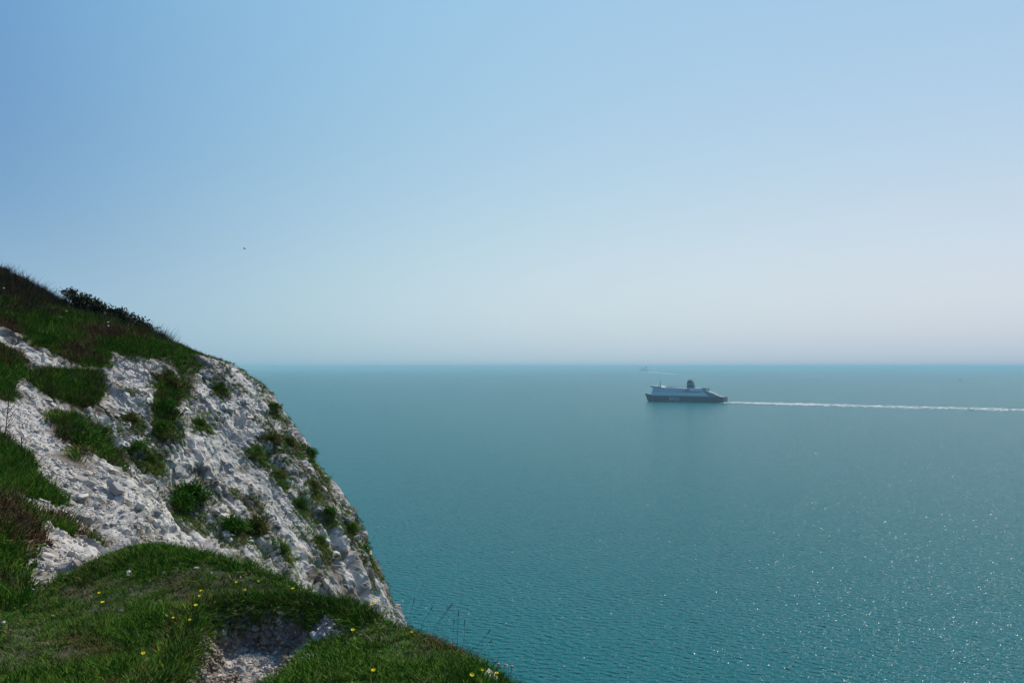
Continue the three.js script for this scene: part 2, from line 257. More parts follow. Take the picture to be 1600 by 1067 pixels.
// regions on the ground, outlines in [x, distance ahead]
const REGION = {
  upper: [[-12, 23.5], [-11.6, 23.6], [-11.2, 23.1], [-10.8, 23.3], [-10.35, 23.2], [-9.95, 22.95], [-9.75, 23.4], [-9.6, 23.9], [-9.8, 24.5], [-9.3, 24.62], [-8.94, 24.84], [-8.55, 24.74], [-7.98, 24.12], [-7.76, 24.14], [-7.99, 25.02], [-7.88, 25.44], [-7.9, 25.5], [-8.15, 25.9], [-8.35, 26.5], [-8.6, 27.6], [-8.9, 29], [-9.6, 32], [-10.5, 36], [-32, 42], [-32, 14], [-14, 19.4], [-12.9, 22]],
  shelf: [[-11.42, 22.22], [-11, 22.12], [-10.4, 21.4], [-10.01, 20.44], [-9.9, 19.6], [-9.96, 19.38], [-12.4, 19], [-12.4, 21.6]],
  shelfEnd: [[-10.04, 19.52], [-9.78, 19.62], [-9.5, 19.24], [-9.48, 18.82], [-9.67, 18.8], [-11.5, 18.3], [-11.5, 19.3]],
  bank: [[-9.99, 20.58], [-10.13, 21.6], [-9.84, 22.02], [-9.5, 22.74], [-9.06, 21.9], [-8.8, 21], [-9, 20.3], [-9.3, 20.24], [-9.45, 19.92]],
  wedge: [[-8.99, 19.38], [-8.89, 19.62], [-8.72, 20.06], [-8.33, 20.26], [-7.87, 19.84], [-7.1, 18.2], [-6.35, 16.2], [-6.1, 15.2], [-6.4, 15.1], [-7.09, 16.18], [-7.29, 16.12], [-7.5, 16.38], [-8.3, 17.8]],
  wedgeEnd: [[-7.0, 15.6], [-6.8, 15.9], [-6.11, 14.3], [-6.05, 13.95], [-6.3, 14.1]],
  tongue: [[-7.3, 14.3], [-6.89, 13.74], [-6.57, 13.42], [-6.12, 12.84], [-5.51, 12.18], [-5.4, 11.75], [-5.9, 11.7], [-6.6, 11.9], [-8.5, 12.1], [-14, 13], [-14, 17], [-9, 16]],
  mound: [[-3.35, 6.8], [-3.69, 7.62], [-3.99, 8.32], [-4.24, 8.94], [-4.65, 9.68], [-4.96, 9.94], [-5.6, 10.9], [-8, 11.3], [-14, 12], [-14, 2], [-4.5, 4.5]],
  moundBit: [[-4.38, 9.42], [-4.75, 10.2], [-4.6, 10.4], [-4.33, 9.9], [-4.2, 9.5]],
  patchBit: [[-4.3, 9.9], [-4.36, 10.24], [-4.1, 10], [-4.1, 9.7]],
  fore: [[-3.5, 6.75], [-3.38, 7.1], [-3.3, 7.35], [-3.42, 7.85], [-3.25, 8.2], [-2.95, 8.4], [-2.4, 8.2], [-1.7, 7.85], [-1.3, 7.5], [-0.95, 7.2], [-0.5, 6.7], [-0.08, 6], [0.1, 5.5], [0.5, 4.5], [0.8, 2], [0.8, -3], [-8, -3], [-8, 4], [-4.4, 5.6]],
  strip: [[-8.58, 23.98], [-8.47, 24.5], [-8.1, 24.14], [-7.73, 22.94], [-7.5, 21.9], [-7.57, 21.26], [-7.94, 22.06]],
};
const HOLLOW = [[-1.72, 4.3], [-1.84, 5.66], [-1.95, 6.1], [-2.03, 6.45], [-1.95, 6.66], [-1.73, 6.74], [-1.5, 6.76], [-1.3, 6.72], [-1.02, 6.6], [-1.04, 6.35], [-1.16, 6.1], [-1.1, 5.85], [-1.22, 5.5], [-1.15, 4.3]];
function inside(poly, x, d) {                        // signed distance to an outline, positive inside
  let c = false, m = 1e9;
  for (let i = 0, j = poly.length - 1; i < poly.length; j = i++) {
    const [ax, ay] = poly[i], [bx, by] = poly[j];
    if ((ay > d) !== (by > d) && x < (bx - ax) * (d - ay) / (by - ay) + ax) c = !c;
    const ex = bx - ax, ey = by - ay, t = clamp(((x - ax) * ex + (d - ay) * ey) / (ex * ex + ey * ey)), qx = x - ax - t * ex, qy = d - ay - t * ey;
    m = Math.min(m, qx * qx + qy * qy);
  }
  return (c ? 1 : -1) * Math.sqrt(m);
}
const perlin = new ImprovedNoise();
const noise = (x, y, z = 0) => perlin.noise(x + 31.7, y + 11.3, z + 57.1);
const fbm = (x, y, z, o = 4) => { let s = 0, a = 0.5; for (let i = 0; i < o; i++) { s += a * noise(x, y, z); x *= 2.03; y *= 2.03; z *= 2.03; a *= 0.5; } return s; };
const hash = (i, j, k, s) => { let h = Math.imul(i, 374761393) ^ Math.imul(j, 668265263) ^ Math.imul(k, 2147483647) ^ Math.imul(s, 1274126177); h = Math.imul(h ^ (h >>> 13), 1274126177); return ((h ^ (h >>> 16)) >>> 0) / 4294967296; };
function blocks(x, y, z, s) {                         // broken rock: every cell of a random mosaic is a tilted facet of its own height
  const X = Math.floor(x), Y = Math.floor(y), Z = Math.floor(z); let b = 9, bi = 0, bj = 0, bk = 0, bx = 0, by = 0, bz = 0;
  for (let i = X - 1; i <= X + 1; i++) for (let j = Y - 1; j <= Y + 1; j++) for (let k = Z - 1; k <= Z + 1; k++) {
    const px = i + hash(i, j, k, s), py = j + hash(i, j, k, s + 1), pz = k + hash(i, j, k, s + 2), q = (x - px) ** 2 + (y - py) ** 2 + (z - pz) ** 2;
    if (q < b) { b = q; bi = i; bj = j; bk = k; bx = x - px; by = y - py; bz = z - pz; }
  }
  return hash(bi, bj, bk, s + 3) - 0.5 + 0.7 * (bx * (hash(bi, bj, bk, s + 4) - 0.5) + by * (hash(bi, bj, bk, s + 5) - 0.5) + bz * (hash(bi, bj, bk, s + 6) - 0.5)) - 0.35 * b;
}
function hollowDepth(x, d) {
  if (x < -2.2 || x > -0.9 || d < 4.2 || d > 6.9) return 0;
  const q = inside(HOLLOW, x, d) + 0.07 * noise(x * 5, d * 5) + 0.03 * noise(x * 17, d * 17), back = smooth(6.1, 6.5, d) * smooth(-1.15, -1.5, x), w = lerp(0.34, 0.13, Math.max(back, 0.75 * smooth(-1.65, -1.85, x)));
  return q > 0 ? lerp(0.09, 0.27, smooth(-1.2, -1.6, x)) * smooth(0, w, q) : 0;
}
function landHeight(x, d) {                          // the whole headland, down to the sea bed
  const cx = clamp(x, -26, 6), cd = clamp(d, -5, 40);
  let h = groundHeight(cx, cd) - hollowDepth(x, d);
  h -= 2.4 * Math.max(0, x - 3.2) + 2.0 * Math.max(0, d - 34) + 0.9 * Math.max(0, x + d * 0.12 - 1.5);
  return Math.max(h, -EYE - 3);
}
function grassiness(x, d) {                          // above 0: grass grows here; the edges are ragged
  let m = -9; for (const k in REGION) m = Math.max(m, inside(REGION[k], x, d));
  m += 0.22 * fbm(x * 1.6, d * 1.6, 3, 3) * (d > 12 ? 2 : 0.7);
  if (d < 7) m = Math.min(m, -inside(HOLLOW, x, d) + lerp(0.14, 0.34, smooth(-1.5, -1.25, x)) * noise(x * 7, d * 7, 4) + lerp(0.02, 0.1, smooth(-1.5, -1.25, x)));
  return m;
}
const onPath = (x, d) => smooth(0.25, -0.15, x - (-3.4 - (d - 7.5) * 0.42)) * smooth(21, 18.5, d);   // trodden chalk gravel beside the left mound

const lines = (spans) => { const out = []; for (const [a, b, s] of spans) { const n = Math.round((b - a) / s); for (let i = 0; i < n; i++) out.push(a + (b - a) * i / n); } out.push(spans.at(-1)[1]); return out; };
const GX = lines([[-60, -26, 3], [-26, -13, 0.3], [-13, -9.5, 0.06], [-9.5, -2.4, 0.04], [-2.4, 0.6, 0.045], [0.6, 4, 0.2], [4, 20, 1], [20, 60, 5]]);
const GD = lines([[-60, -6, 4], [-6, 4, 0.4], [4, 9.5, 0.045], [9.5, 29, 0.045], [29, 36, 0.2], [36, 60, 1.5], [60, 100, 5]]);
const cliffMesh = (() => {
  const nx = GX.length, nd = GD.length, h = new Float32Array(nx * nd), g = new Float32Array(nx * nd).fill(-1);
  for (let j = 0; j < nd; j++) for (let i = 0; i < nx; i++) { const p = j * nx + i; h[p] = landHeight(GX[i], GD[j]); g[p] = GX[i] < 1.5 && GD[j] < 45 ? grassiness(GX[i], GD[j]) : -1; }
  const pos = new Float32Array(nx * nd * 3), col = new Float32Array(nx * nd * 3), uv = new Float32Array(nx * nd * 2);
  for (let j = 0; j < nd; j++) for (let i = 0; i < nx; i++) {
    const p = j * nx + i, i0 = Math.max(0, i - 1), i1 = Math.min(nx - 1, i + 1), j0 = Math.max(0, j - 1), j1 = Math.min(nd - 1, j + 1);
    const x = GX[i], d = GD[j], y = h[p], gx = (h[j * nx + i1] - h[j * nx + i0]) / (GX[i1] - GX[i0]), gd = (h[j1 * nx + i] - h[j0 * nx + i]) / (GD[j1] - GD[j0]), l = 1 / Math.hypot(gx, gd, 1);
    const bare = smooth(0.05, -0.12, g[p]), path = onPath(x, d), rough = bare * (1 - 0.75 * path) * (d < 7.5 ? 0.25 : 1);
    let o = 0.05 * fbm(x * 1.3, y * 1.3, d * 1.3, 3) + (d < 7 ? 0.05 * bare * blocks(x * 14, y * 14, d * 14, 61) : 0);
    if (bare > 0) {
      // strata dip to the right; rills run down the seaward face
      const big = fbm(x * 0.5, y * 0.5, d * 0.5, 3), a = x * 0.8 + y * 0.6, b = -x * 0.6 + y * 0.8, rill = smooth(-6.5, -4.2, x) * smooth(-2.6, -4.2, y);
      o += rough * (0.13 * blocks(a * 0.5, b * 1.3, d * 0.6, 11) + 0.055 * blocks(a * 1.1, b * 3.8, d * 1.8, 23) * (0.15 + 1.4 * smooth(-0.15, 0.2, big)) + 0.032 * blocks(a * 2.6, b * 9, d * 5, 37) * (0.3 + 1.1 * smooth(-0.15, 0.15, big)) + 0.03 * blocks(a * 8, b * 14, d * 11, 41) + 0.018 * blocks(x * 19, y * 19, d * 19, 43));
      o += rough * (0.3 + 0.9 * rill) * 0.32 * (Math.abs(noise(d * 1.5 + x * 0.9, a * 0.3, 9)) - 0.2) + rough * 0.15 * Math.abs(noise(d * 4.2 + x * 2.2, a * 0.6, 19));
      // open joints: long cracks down the dip and shorter ones along the beds
      o -= rough * (0.11 * smooth(0.045, 0, Math.abs(noise(d * 1.1 + x * 0.8, a * 0.32, 29))) + 0.08 * smooth(0.04, 0, Math.abs(noise(b * 1.5 + 3, d * 0.5 + a * 0.3, 33))));
      o += bare * 0.035 * blocks(x * 14, y * 14, d * 14, 53) * path;
    }
    pos[p * 3] = x - gx * l * o; pos[p * 3 + 1] = EYE + y + l * o; pos[p * 3 + 2] = -(d - gd * l * o);
    uv[p * 2] = x; uv[p * 2 + 1] = d;
    // chalk with grey weathering, warm stained patches and earthy streaks; loam under the turf
    const n1 = fbm(x * 0.9, y * 0.9, d * 0.9, 4), n2 = fbm(x * 3.1 + 9, y * 3.1, d * 3.1, 4), n3 = fbm(x * 0.7 + 40, y * 2.2, d * 0.7, 3), n4 = hash(i, j, 5, 7);
    let c = [0.48, 0.445, 0.395];
    const mixTo = (q, t) => { t = clamp(t); c = c.map((v, k) => lerp(v, q[k], t)); };
    mixTo([0.24, 0.228, 0.21], smooth(0.0, 0.26, n2) * 0.8);
    mixTo([0.45, 0.4, 0.36], smooth(0.06, 0.25, n3) * 0.75);
    mixTo([0.1, 0.08, 0.055], smooth(0.05, 0.22, n1 + 0.5 * n2 + 0.06 * smooth(-7, -4, x)) * 0.85 * (1 - path));
    mixTo([0.3, 0.285, 0.26], smooth(0.08, 0.24, fbm(d * 2.6 + x * 1.7 + 60, (x * 0.8 + y * 0.6) * 0.45, 13, 4)) * 0.7 * (1 - path));
    mixTo([0.46, 0.42, 0.39], path * 0.7);
    if (d < 8.5) mixTo([0.27, 0.22, 0.165], 0.55 + n2);
    const earth = smooth(-0.28, 0.0, g[p] + 0.25 * n2);
    mixTo([0.12, 0.09, 0.06], earth * 0.75); mixTo([0.045, 0.038, 0.022], smooth(-0.03, 0.12, g[p]));
    const v = 0.9 + 0.2 * n4; col.set(c.map((q) => q * v), p * 3);
  }
  const idx = []; for (let j = 0; j + 1 < nd; j++) for (let i = 0; i + 1 < nx; i++) { const a = j * nx + i; if (pos[a * 3 + 1] < -1 && pos[(a + nx) * 3 + 1] < -1 && pos[(a + 1) * 3 + 1] < -1) continue; (i + j) & 1 ? idx.push(a, a + 1, a + nx, a + 1, a + nx + 1, a + nx) : idx.push(a, a + 1, a + nx + 1, a, a + nx + 1, a + nx); }
  const geo = new THREE.BufferGeometry();
  geo.setAttribute('position', new THREE.BufferAttribute(pos, 3)); geo.setAttribute('color', new THREE.BufferAttribute(col, 3)); geo.setAttribute('uv', new THREE.BufferAttribute(uv, 2)); geo.setIndex(idx);
  const grain = new Uint8Array(256 * 256 * 4); reseed(8); for (let k = 0; k < 65536; k++) { const v = 90 + 90 * rnd() + 60 * fbm((k % 256) * 0.11, (k >> 8) * 0.11, 2, 2); grain.set([v, v, v, 255], k * 4); }
  const gt = new THREE.DataTexture(grain, 256, 256); gt.wrapS = gt.wrapT = THREE.RepeatWrapping; gt.magFilter = THREE.LinearFilter; gt.repeat.set(0.7, 0.7); gt.needsUpdate = true;
  const o = part('chalk_cliff', geo, new THREE.MeshStandardMaterial({ vertexColors: true, roughness: 0.95, bumpMap: gt, bumpScale: 0.012 }), scene);
  return tag(o, 'white chalk cliff and slope capped with rough turf', null, null, 'structure');
})();
// where the finished surface lies, for standing things on it
const surfacePoint = (() => {
  const P = cliffMesh.geometry.attributes.position, nx = GX.length, find = (A, v) => { let a = 0, b = A.length - 2; while (a < b) { const m = (a + b + 1) >> 1; if (A[m] <= v) a = m; else b = m - 1; } return a; };
  return (x, d) => { const i = find(GX, x), j = find(GD, d), u = clamp((x - GX[i]) / (GX[i + 1] - GX[i])), v = clamp((d - GD[j]) / (GD[j + 1] - GD[j])), r = [0, 0, 0]; for (const [di, dj, w] of [[0, 0, (1 - u) * (1 - v)], [1, 0, u * (1 - v)], [0, 1, (1 - u) * v], [1, 1, u * v]]) { const p = (j + dj) * nx + i + di; r[0] += w * P.getX(p); r[1] += w * P.getY(p); r[2] += w * P.getZ(p); } return r; };
})();
const slopeNormal = (x, d, e = 0.15) => new THREE.Vector3(-(landHeight(x + e, d) - landHeight(x - e, d)) / (2 * e), 1, (landHeight(x, d + e) - landHeight(x, d - e)) / (2 * e)).normalize();
// ---------------------------------------------------------------- loose chalk: the larger rocks one by one, the rest as rubble
const UP3 = new THREE.Vector3(0, 1, 0);
function rockGeometry(s, flat) {
  reseed(s); const g = new THREE.DodecahedronGeometry(0.5, 0), p = g.attributes.position, seen = {};
  const sx = rr(0.7, 1.4), sy = rr(0.4, 0.8) * flat, sz = rr(0.6, 1.1);
  for (let i = 0; i < p.count; i++) { const k = [p.getX(i), p.getY(i), p.getZ(i)].map((v) => v.toFixed(3)).join(); const q = seen[k] ??= rr(0.6, 1.3); p.setXYZ(i, p.getX(i) * q * sx, p.getY(i) * q * sy, p.getZ(i) * q * sz); }
  g.computeVertexNormals(); g.deleteAttribute('uv'); return g;
}
const ROCKS = Array.from({ length: 7 }, (_, i) => rockGeometry(100 + i, i < 5 ? 1 : 0.65));
const rockTones = [[0.5, 0.465, 0.415], [0.41, 0.385, 0.345], [0.31, 0.295, 0.27], [0.46, 0.4, 0.335], [0.22, 0.21, 0.195], [0.55, 0.515, 0.465], [0.22, 0.175, 0.13], [0.28, 0.235, 0.18]].map((c) => mat(...c, 0.95));
const rubbleMaterial = mat(1, 1, 1, 0.95);
{
  reseed(31);
  const all = [];
  const put = (x, d, size, tone, sink = 0.15) => {
    const n = slopeNormal(x, d), p = surfacePoint(x, d), m = new THREE.Matrix4(), q = new THREE.Quaternion().setFromUnitVectors(UP3, n).multiply(new THREE.Quaternion().setFromEuler(new THREE.Euler(gauss() * 0.35, rnd() * 6.28, gauss() * 0.35)));
    m.compose(new THREE.Vector3(...p).addScaledVector(n, size * sink * 0.6), q, new THREE.Vector3(size * rr(0.8, 1.3), size * rr(0.8, 1.1), size * rr(0.8, 1.2)));
    all.push({ m, see: size / Math.hypot(x, d), tone, shape: Math.floor(rnd() * ROCKS.length) });
  };
  const bareAt = (x, d) => grassiness(x, d) < -0.03;
  for (let i = 0; i < 60000; i++) {                    // the broken face
    const x = rr(-12.5, -2.2), d = rr(11, 28.5); if (!bareAt(x, d)) continue;
    const path = onPath(x, d), y = landHeight(x, d), f = fbm(x * 0.8, y * 0.8, d * 0.8, 3);
    if (y < -8 || rnd() > (path > 0.5 ? 0.75 : 0.03 + 1.1 * f)) continue;
    const big = rnd(), size = path > 0.5 ? 0.03 + 0.07 * big ** 4 : 0.03 + 0.22 * big ** 6;
    put(x, d, size, path > 0.5 ? [0, 0, 3, 1][Math.floor(rnd() * 4)] : [0, 0, 5, 1, 1, 2, 3, 4][Math.floor(rnd() * 8)]);
  }
  for (let i = 0; i < 16000; i++) {                    // gravel of the near path and the rib
    const x = rr(-6.6, -3.1), d = rr(6.9, 14); if (!bareAt(x, d)) continue;
    put(x, d, 0.012 + 0.05 * rnd() ** 3 + (rnd() < 0.01 ? 0.08 : 0), [0, 0, 3, 3, 1, 2][Math.floor(rnd() * 6)]);
  }
  for (let i = 0; i < 17000; i++) {                    // gravel on the floor of the hollow
    const x = rr(-2.1, -0.95), d = rr(4.3, 6.8), h = hollowDepth(x, d); if (grassiness(x, d) > 0.0 || (h < 0.03 && x < -1.35) || (h < 0.23 && x < -1.35 && (d > 6.3 || x < -1.75) && rnd() < 0.93)) continue;
    put(x, d, 0.007 + 0.024 * rnd() ** 2.5 + (rnd() < 0.006 ? 0.04 : 0), [0, 3, 3, 3, 1, 2, 7][Math.floor(rnd() * 7)]);
  }
  for (let i = 0; i < 9000; i++) {                     // clods of earth on the wall of the hollow
    const x = rr(-2.15, -1.4), d = rr(5.4, 6.85), h = hollowDepth(x, d); if (h < 0.008 || h > 0.24) continue;
    put(x, d, 0.012 + 0.04 * rnd() ** 2, rnd() < 0.75 ? 6 : 7, 0.3);
  }
  for (let i = 0; i < 110; i++) {                      // chips of chalk lying in the turf
    const x = rr(-3.4, 0), d = rr(4.6, 8.1); if (grassiness(x, d) < 0.02 || fbm(x * 1.3, 8, d * 1.3, 2) < -0.05) continue; put(x, d, 0.01 + 0.018 * rnd() ** 2, [0, 3, 5][Math.floor(rnd() * 3)], 1.2);
  }
  // single stones that catch the eye
  for (const [x, d, s, t] of [[-4.2, 9.3, 0.12, 5], [-5.8, 13.48, 0.2, 3], [-5.37, 13.48, 0.24, 2], [-5.79, 12.96, 0.16, 4], [-5.35, 12.8, 0.2, 2], [-4.72, 10.96, 0.3, 4], [-2.57, 6.58, 0.045, 3], [-2.77, 7.24, 0.05, 0], [-2.3, 7.3, 0.04, 0], [-0.12, 5.42, 0.11, 0], [-7.55, 19.9, 0.26, 0], [-7.35, 19.6, 0.22, 1], [-8.55, 22.1, 0.2, 5], [-7.9, 20.4, 0.24, 0], [-6.3, 22.4, 0.2, 1], [-5.2, 23.2, 0.2, 3]]) put(x, d, s, t, 0.25);
  all.sort((a, b) => b.see - a.see);
  all.slice(0, 280).forEach((r) => { const o = part('rock', ROCKS[r.shape], rockTones[r.tone], cliffMesh); r.m.decompose(o.position, o.quaternion, o.scale); });
  const rest = all.slice(280), col = new THREE.Color();
  ROCKS.forEach((g, k) => {
    const mine = rest.filter((r) => r.shape === k), im = new THREE.InstancedMesh(g, rubbleMaterial, mine.length); im.name = 'chalk_rubble'; im.castShadow = im.receiveShadow = true; im.userData.kind = 'stuff';
    mine.forEach((r, i) => { im.setMatrixAt(i, r.m); const v = rr(0.8, 1.12); im.setColorAt(i, col.copy(rockTones[r.tone].color).multiplyScalar(v)); });
    cliffMesh.add(im);
  });
}

// ---------------------------------------------------------------- grass
function bladesGeometry(s, count, spread, len, wid, lean, segs = 2) {
  reseed(s); const pos = [], nor = [];
  for (let b = 0; b < count; b++) {
    const a = rnd() * 6.283, r = Math.sqrt(rnd()) * spread, x0 = Math.cos(a) * r, z0 = Math.sin(a) * r, L = len * rr(0.45, 1.15), w = wid * rr(0.7, 1.3);
    const dir = a + gauss() * 0.8, bend = lean * rr(0.3, 1.6), ux = Math.cos(dir), uz = Math.sin(dir), t = rnd() * 6.283, sx = Math.cos(t) * w / 2, sz = Math.sin(t) * w / 2;
    const pt = (f) => [x0 + ux * L * bend * f * f, L * f * (1 - 0.35 * bend * f), z0 + uz * L * bend * f * f];
    for (let k = 0; k < segs; k++) {
      const p = pt(k / segs), q = pt((k + 1) / segs), w0 = 1 - 0.35 * k / segs, w1 = k + 1 === segs ? 0 : 1 - 0.35 * (k + 1) / segs;
      const A = [p[0] - sx * w0, p[1], p[2] - sz * w0], B = [p[0] + sx * w0, p[1], p[2] + sz * w0], C = [q[0] + sx * w1, q[1], q[2] + sz * w1], D = [q[0] - sx * w1, q[1], q[2] - sz * w1];
      pos.push(...A, ...B, ...C); if (w1) pos.push(...A, ...C, ...D);
      for (let i = 0; i < (w1 ? 6 : 3); i++) nor.push(-sz / w * 1.2, 0.5, sx / w * 1.2);
    }
  }
  const g = new THREE.BufferGeometry(); g.setAttribute('position', new THREE.Float32BufferAttribute(pos, 3)); g.computeVertexNormals(); return g;
}
const leafy = (r, g, b) => new THREE.MeshPhysicalMaterial({ color: rgb(r, g, b), roughness: 0.9, specularIntensity: 0.25, side: THREE.DoubleSide });
const grassMaterial = leafy(1, 1, 1);
const GREEN = [[0.055, 0.155, 0.009], [0.04, 0.12, 0.008], [0.085, 0.17, 0.01], [0.05, 0.1, 0.011], [0.11, 0.175, 0.018]], OLIVE = [[0.12, 0.115, 0.02], [0.085, 0.082, 0.016], [0.14, 0.115, 0.025]], STRAW = [[0.13, 0.075, 0.032], [0.085, 0.045, 0.022], [0.2, 0.15, 0.075], [0.1, 0.05, 0.03]], HEATH = [[0.06, 0.042, 0.026], [0.08, 0.052, 0.03], [0.045, 0.05, 0.02], [0.07, 0.062, 0.028]];
const pick = (A) => A[Math.floor(rnd() * A.length)];
function lawn(name, label, geos, count, place, s) {
  reseed(s); const lists = geos.map(() => []), q = new THREE.Quaternion(), sc = new THREE.Vector3(), e = new THREE.Euler();
  for (let i = 0; i < count; i++) {
    const r = place(); if (!r) continue; const { x, d, size, tall = 1, tone, dir } = r, n = slopeNormal(x, d, 0.1).lerp(UP3, 0.45); if (dir) n.add(new THREE.Vector3(dir[0], 0, -dir[1])); n.normalize(); const p = surfacePoint(x, d);
    const m = new THREE.Matrix4().compose(new THREE.Vector3(p[0], p[1] - 0.01 * size, p[2]), q.setFromUnitVectors(UP3, n).multiply(new THREE.Quaternion().setFromEuler(e.set(gauss() * 0.12, rnd() * 6.283, gauss() * 0.12))), sc.set(size, size * tall, size));
    lists[Math.floor(rnd() * geos.length)].push([m, tone]);
  }
  const root = new THREE.Group(); root.name = name; tag(root, label, 'grass', null, 'stuff'); scene.add(root); const c = new THREE.Color();
  lists.forEach((l, k) => { if (!l.length) return; const im = new THREE.InstancedMesh(geos[k], grassMaterial, l.length); im.name = 'grass_blades'; im.castShadow = im.receiveShadow = true; im.userData.kind = 'stuff'; l.forEach(([m, t], i) => { im.setMatrixAt(i, m); const v = rr(0.75, 1.25); im.setColorAt(i, c.setRGB(t[0] * v, t[1] * v, t[2] * v)); }); root.add(im); });
  return root;
}
const nearTufts = [bladesGeometry(1, 16, 0.045, 0.085, 0.005, 0.7), bladesGeometry(2, 16, 0.05, 0.06, 0.006, 1.1), bladesGeometry(3, 20, 0.05, 0.1, 0.0045, 0.6), bladesGeometry(4, 14, 0.06, 0.04, 0.009, 1.3), bladesGeometry(13, 12, 0.055, 0.034, 0.017, 1.5)];
const farTufts = [bladesGeometry(5, 18, 0.1, 0.22, 0.014, 0.6), bladesGeometry(6, 18, 0.12, 0.16, 0.016, 1.0), bladesGeometry(7, 22, 0.11, 0.26, 0.011, 0.5)];
const toneAt = (x, d, dry) => { const n = fbm(x * 1.1, 5, d * 1.1, 3) * 1.6 + gauss() * 0.16 + dry; return n < 0.26 ? pick(GREEN) : n < 0.42 ? pick(OLIVE) : pick(STRAW); };
lawn('turf', 'short dark green turf with dry blades on the bank in front', nearTufts, 105000, () => {
  const x = rr(-8, 0.8), d = rr(2, 8.6); if ((d < 4.6 || x < -4.6) && rnd() < 0.6) return null;
  const g = grassiness(x, d); if (g < 0 || inside(REGION.fore, x, d) < -0.1) return null;
  const n = fbm(x * 1.8 + 7, 2, d * 1.8, 3), lush = smooth(0.1, -0.2, n), edge = smooth(0.5, 0.05, inside(REGION.fore, x, d)) * smooth(-1.6, -0.6, x);
  return { x, d, size: lerp(0.65, 0.95, lush) * rr(0.65, 1.4), tall: lerp(0.6, 0.9, lush) + edge * 0.3 + 0.4 * (rnd() < 0.05), tone: toneAt(x, d, -0.04 - 0.2 * lush + 0.08 * edge) };
}, 61);
lawn('dry_stems', 'thin straw coloured stems scattered through the near turf', [bladesGeometry(14, 3, 0.04, 0.15, 0.0028, 0.5), bladesGeometry(15, 4, 0.05, 0.09, 0.004, 1.4)], 3000, () => {
  const x = rr(-5.5, 0.3), d = rr(4.2, 8.4); if (grassiness(x, d) < 0 || fbm(x * 1.7, 4, d * 1.7, 2) < -0.1) return null; return { x, d, size: rr(0.6, 1.1), tone: pick([...STRAW, [0.3, 0.24, 0.13]]) };
}, 67);
lawn('rim_grass', 'grass blades hanging over the earthy rim of the hollow', nearTufts, 9000, () => {
  const x = rr(-2.3, -0.9), d = rr(4.6, 7), q = inside(HOLLOW, x, d), e = 0.02; if (q > 0.03 + 0.05 * noise(x * 9, d * 9) || q < -0.14) return null;
  const gx = inside(HOLLOW, x + e, d) - inside(HOLLOW, x - e, d), gd = inside(HOLLOW, x, d + e) - inside(HOLLOW, x, d - e), l = 0.8 / Math.hypot(gx, gd); if ((x > -1.5 && d < 6.5) || (x > -1.75 && d < 6.3)) return null;
  return { x, d, size: rr(0.8, 1.4), tall: rr(0.8, 1.3), dir: [gx * l, gd * l], tone: rnd() < 0.7 ? pick(GREEN) : rnd() < 0.5 ? pick(OLIVE) : pick(HEATH) };
}, 66);
lawn('mound_grass', 'long dark grass on the mound at the near edge of the chalk path', nearTufts, 52000, () => {
  const x = rr(-12, -3.2), d = rr(3, 11.8); if (x < -7.5 && rnd() < 0.35) return null; const g = Math.max(inside(REGION.mound, x, d), inside(REGION.moundBit, x, d), inside(REGION.patchBit, x, d)) + 0.12 * noise(x * 5, d * 5); if (g < 0) return null;
  return { x, d, size: rr(1.1, 2.1), tall: rr(0.9, 1.4), tone: toneAt(x, d, g < 0.25 ? 0.16 : 0.0) };
}, 62);
lawn('tongue_grass', 'deep green grass tongue running down beside the chalk path', nearTufts, 34000, () => {
  const x = rr(-13, -5.2), d = rr(11.5, 17); const g = inside(REGION.tongue, x, d) + 0.12 * noise(x * 4, d * 4); if (g < 0) return null;
  const up = smooth(13, 14.2, d); return { x, d, size: rr(1.4, 2.4), tall: rr(0.9, 1.3), tone: rnd() < up * 0.6 ? pick(HEATH) : rnd() < 0.88 ? pick(GREEN) : pick(OLIVE) };
}, 63);
lawn('hill_grass', 'rough grass covering the hill top above the chalk face', farTufts, 78000, () => {
  const x = rr(-20, -7), d = rr(16, 30.5); const g = grassiness(x, d); if (g < -0.02 || inside(REGION.bank, x, d) > 0 || inside(REGION.wedge, x, d) > -0.1) return null;
  const y = landHeight(x, d), top = smooth(0.9, 1.9, y + 0.3 * noise(x, d)) * smooth(-11.4, -12.4, x), ridge = smooth(26.2, 27.4, d) * 0.5;
  const brow = smooth(-10.6, -8.6, x); return { x, d, size: rr(0.6, 1.3) * (1 - 0.45 * brow) * lerp(0.55, 1, smooth(0, 0.5, g)), tall: rr(0.5, 1.25), tone: rnd() < Math.max(top, ridge) ? pick(HEATH) : toneAt(x * 0.8, d * 0.8, 0.16) };
}, 64);
